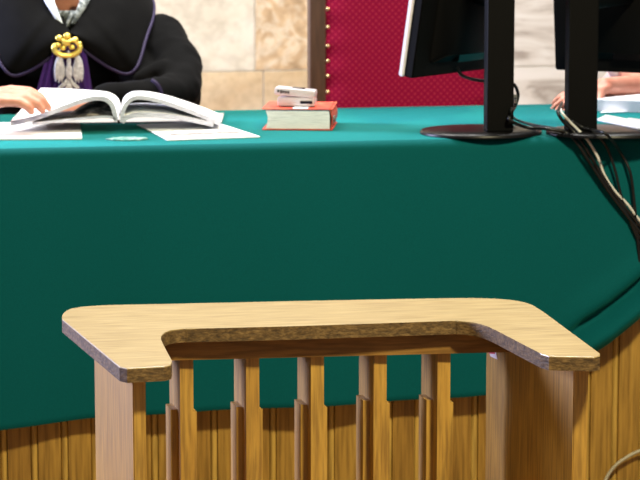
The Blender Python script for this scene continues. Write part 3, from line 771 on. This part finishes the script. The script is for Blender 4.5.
def relief(outline, Y, t):
    c = Vector((0, 0, 0)); pts = [jp(a, b, Y) for a, b in outline]; pts = crv(pts + [pts[0]], 4)[:-1]
    for p in pts: c += p
    c /= len(pts); n = len(pts)
    lo = [bm.verts.new(p) for p in pts]; mid = [bm.verts.new(p.lerp(c, .14) + Vector((0, -t, 0))) for p in pts]; ce = bm.verts.new(c + Vector((0, -t * 1.5, 0)))
    for i in range(n):
        k = (i + 1) % n; bm.faces.new((lo[i], lo[k], mid[k], mid[i])); bm.faces.new((mid[i], mid[k], ce))
    bm.faces.new(lo[::-1])
Ye = 6.555
for m_ in (lambda a: a, lambda a: 137.6 - a):
    # a wing: shoulder at the top, separate feather tips at the bottom
    relief([(m_(a), b) for a, b in ((60, 54), (56.5, 58), (54.3, 66), (54, 75), (55.5, 82), (57.6, 79), (58.6, 84), (60.6, 80), (61.8, 84), (63.4, 79), (65, 76), (65.4, 69), (63.4, 62), (62, 56))], Ye, .006)
    relief([(m_(a), b) for a, b in ((66, 78), (63.5, 82), (60, 85), (57.8, 88), (61, 89), (64, 87), (66.5, 84), (67.8, 80))], Ye - .002, .004)   # legs
    tube(bm, [jp(m_(58.5), 50, Ye), jp(m_(59.5), 53, Ye), jp(m_(60), 57, Ye)], .0042, 8)
relief([(68.8, 56), (66.6, 59), (66.6, 64), (65.2, 69), (65.6, 76), (68.8, 81), (72, 76), (72.4, 69), (71, 64), (71, 59)], Ye - .004, .007)
relief([(68.8, 79), (66.2, 84), (64.4, 92), (68.8, 94), (73.2, 92), (71.4, 84)], Ye - .001, .004)
relief([(68.6, 50.5), (66.6, 52.5), (66.4, 56), (64.4, 57.5), (67, 58.5), (70.6, 58.5), (71, 54)], Ye - .006, .006)
eg = obj('eagle_pendant', bm, SILVER, judge, 50); eg['label'] = 'silver eagle pendant'
# ring on the finger
bm = bmesh.new(); ball(bm, jp(20, 104, 5.945), .0065); obj('finger_ring', bm, SILVER, judge, 180)

# --- second person at the right, mostly behind the monitor
p2x = ony(668, 60, 6.78).x
p2 = thing('person', 'person in a pale pink blouse behind the right monitor, forearm resting on white papers', 'person', (p2x, 6.86, PLAT))
bm = bmesh.new(); Y2 = 6.80; hc2 = Vector((p2x, Y2 - .05, 1.73))
chain(bm, [(p2x, Y2 + .06, 1.0), (p2x, Y2 + .06, 1.2), (p2x, Y2 + .04, 1.38), (p2x, Y2 + .02, 1.50), hc2 - Vector((0, -.02, .05))], [.145, .125, .12, .056, .05])
sh_r, sh_l = Vector((p2x - .165, Y2 + .03, 1.42)), Vector((p2x + .165, Y2 + .03, 1.42))
chain(bm, [sh_r, (p2x, Y2 + .03, 1.40), sh_l], [.052, .095, .052])
el_r = ony(646, 88, 6.44); wr_r = ony(604, 86.5, 6.34)
chain(bm, [sh_r, el_r, wr_r], [.048, .038, .024])
hand(bm, wr_r, Vector((-1, -.12, -.28)), Vector((-.2, -.25, .95)), L=.17, curl=.45, thumb_side=-1)
el_l = Vector((p2x + .26, Y2 - .22, 1.32)); wr_l = Vector((p2x + .16, Y2 - .40, 1.295))
chain(bm, [sh_l, el_l, wr_l], [.048, .038, .025]); hand(bm, wr_l, Vector((-.8, -.5, -.05)), Vector((0, 0, 1)), L=.17, curl=.35, thumb_side=1)
for q in (-1, 1): chain(bm, [(p2x + q * .08, Y2 + .06, .99), (p2x + q * .10, Y2 - .32, .99), (p2x + q * .10, Y2 - .30, .57), (p2x + q * .10, Y2 - .38, .535)], [.09, .06, .042, .032])
T2, Rm2 = head(bm, hc2, (-.1, -1, -.15), .96)
b2 = obj('body', baked(bm, .0045, 3), SKIN, p2, 180); face_parts(T2, Rm2, b2, .96, True)
bm = bmesh.new()
for z, rx, ry in ((.97, .19, .175), (1.1, .17, .155), (1.25, .175, .15), (1.38, .165, .115)): ball(bm, (p2x, Y2 + .05, z), 1, (rx, ry, .11), None, 3)
chain(bm, [sh_r + Vector((.03, 0, -.01)), sh_r, sh_r.lerp(el_r, .55)], [.075, .066, .062]); chain(bm, [sh_l - Vector((.03, 0, .01)), sh_l, sh_l.lerp(el_l, .55)], [.075, .066, .062])
obj('blouse', baked(bm, .008, 4, (.08, .012)), PALEBLOUSE, p2, 180)
bm = bmesh.new()
for q in (-1, 1): chain(bm, [(p2x + q * .08, Y2 + .07, .985), (p2x + q * .10, Y2 - .31, .985), (p2x + q * .10, Y2 - .30, .60)], [.108, .078, .06])
obj('trousers', baked(bm, .009, 4), mat('dark_trousers', (34, 34, 42), .8), p2, 180)
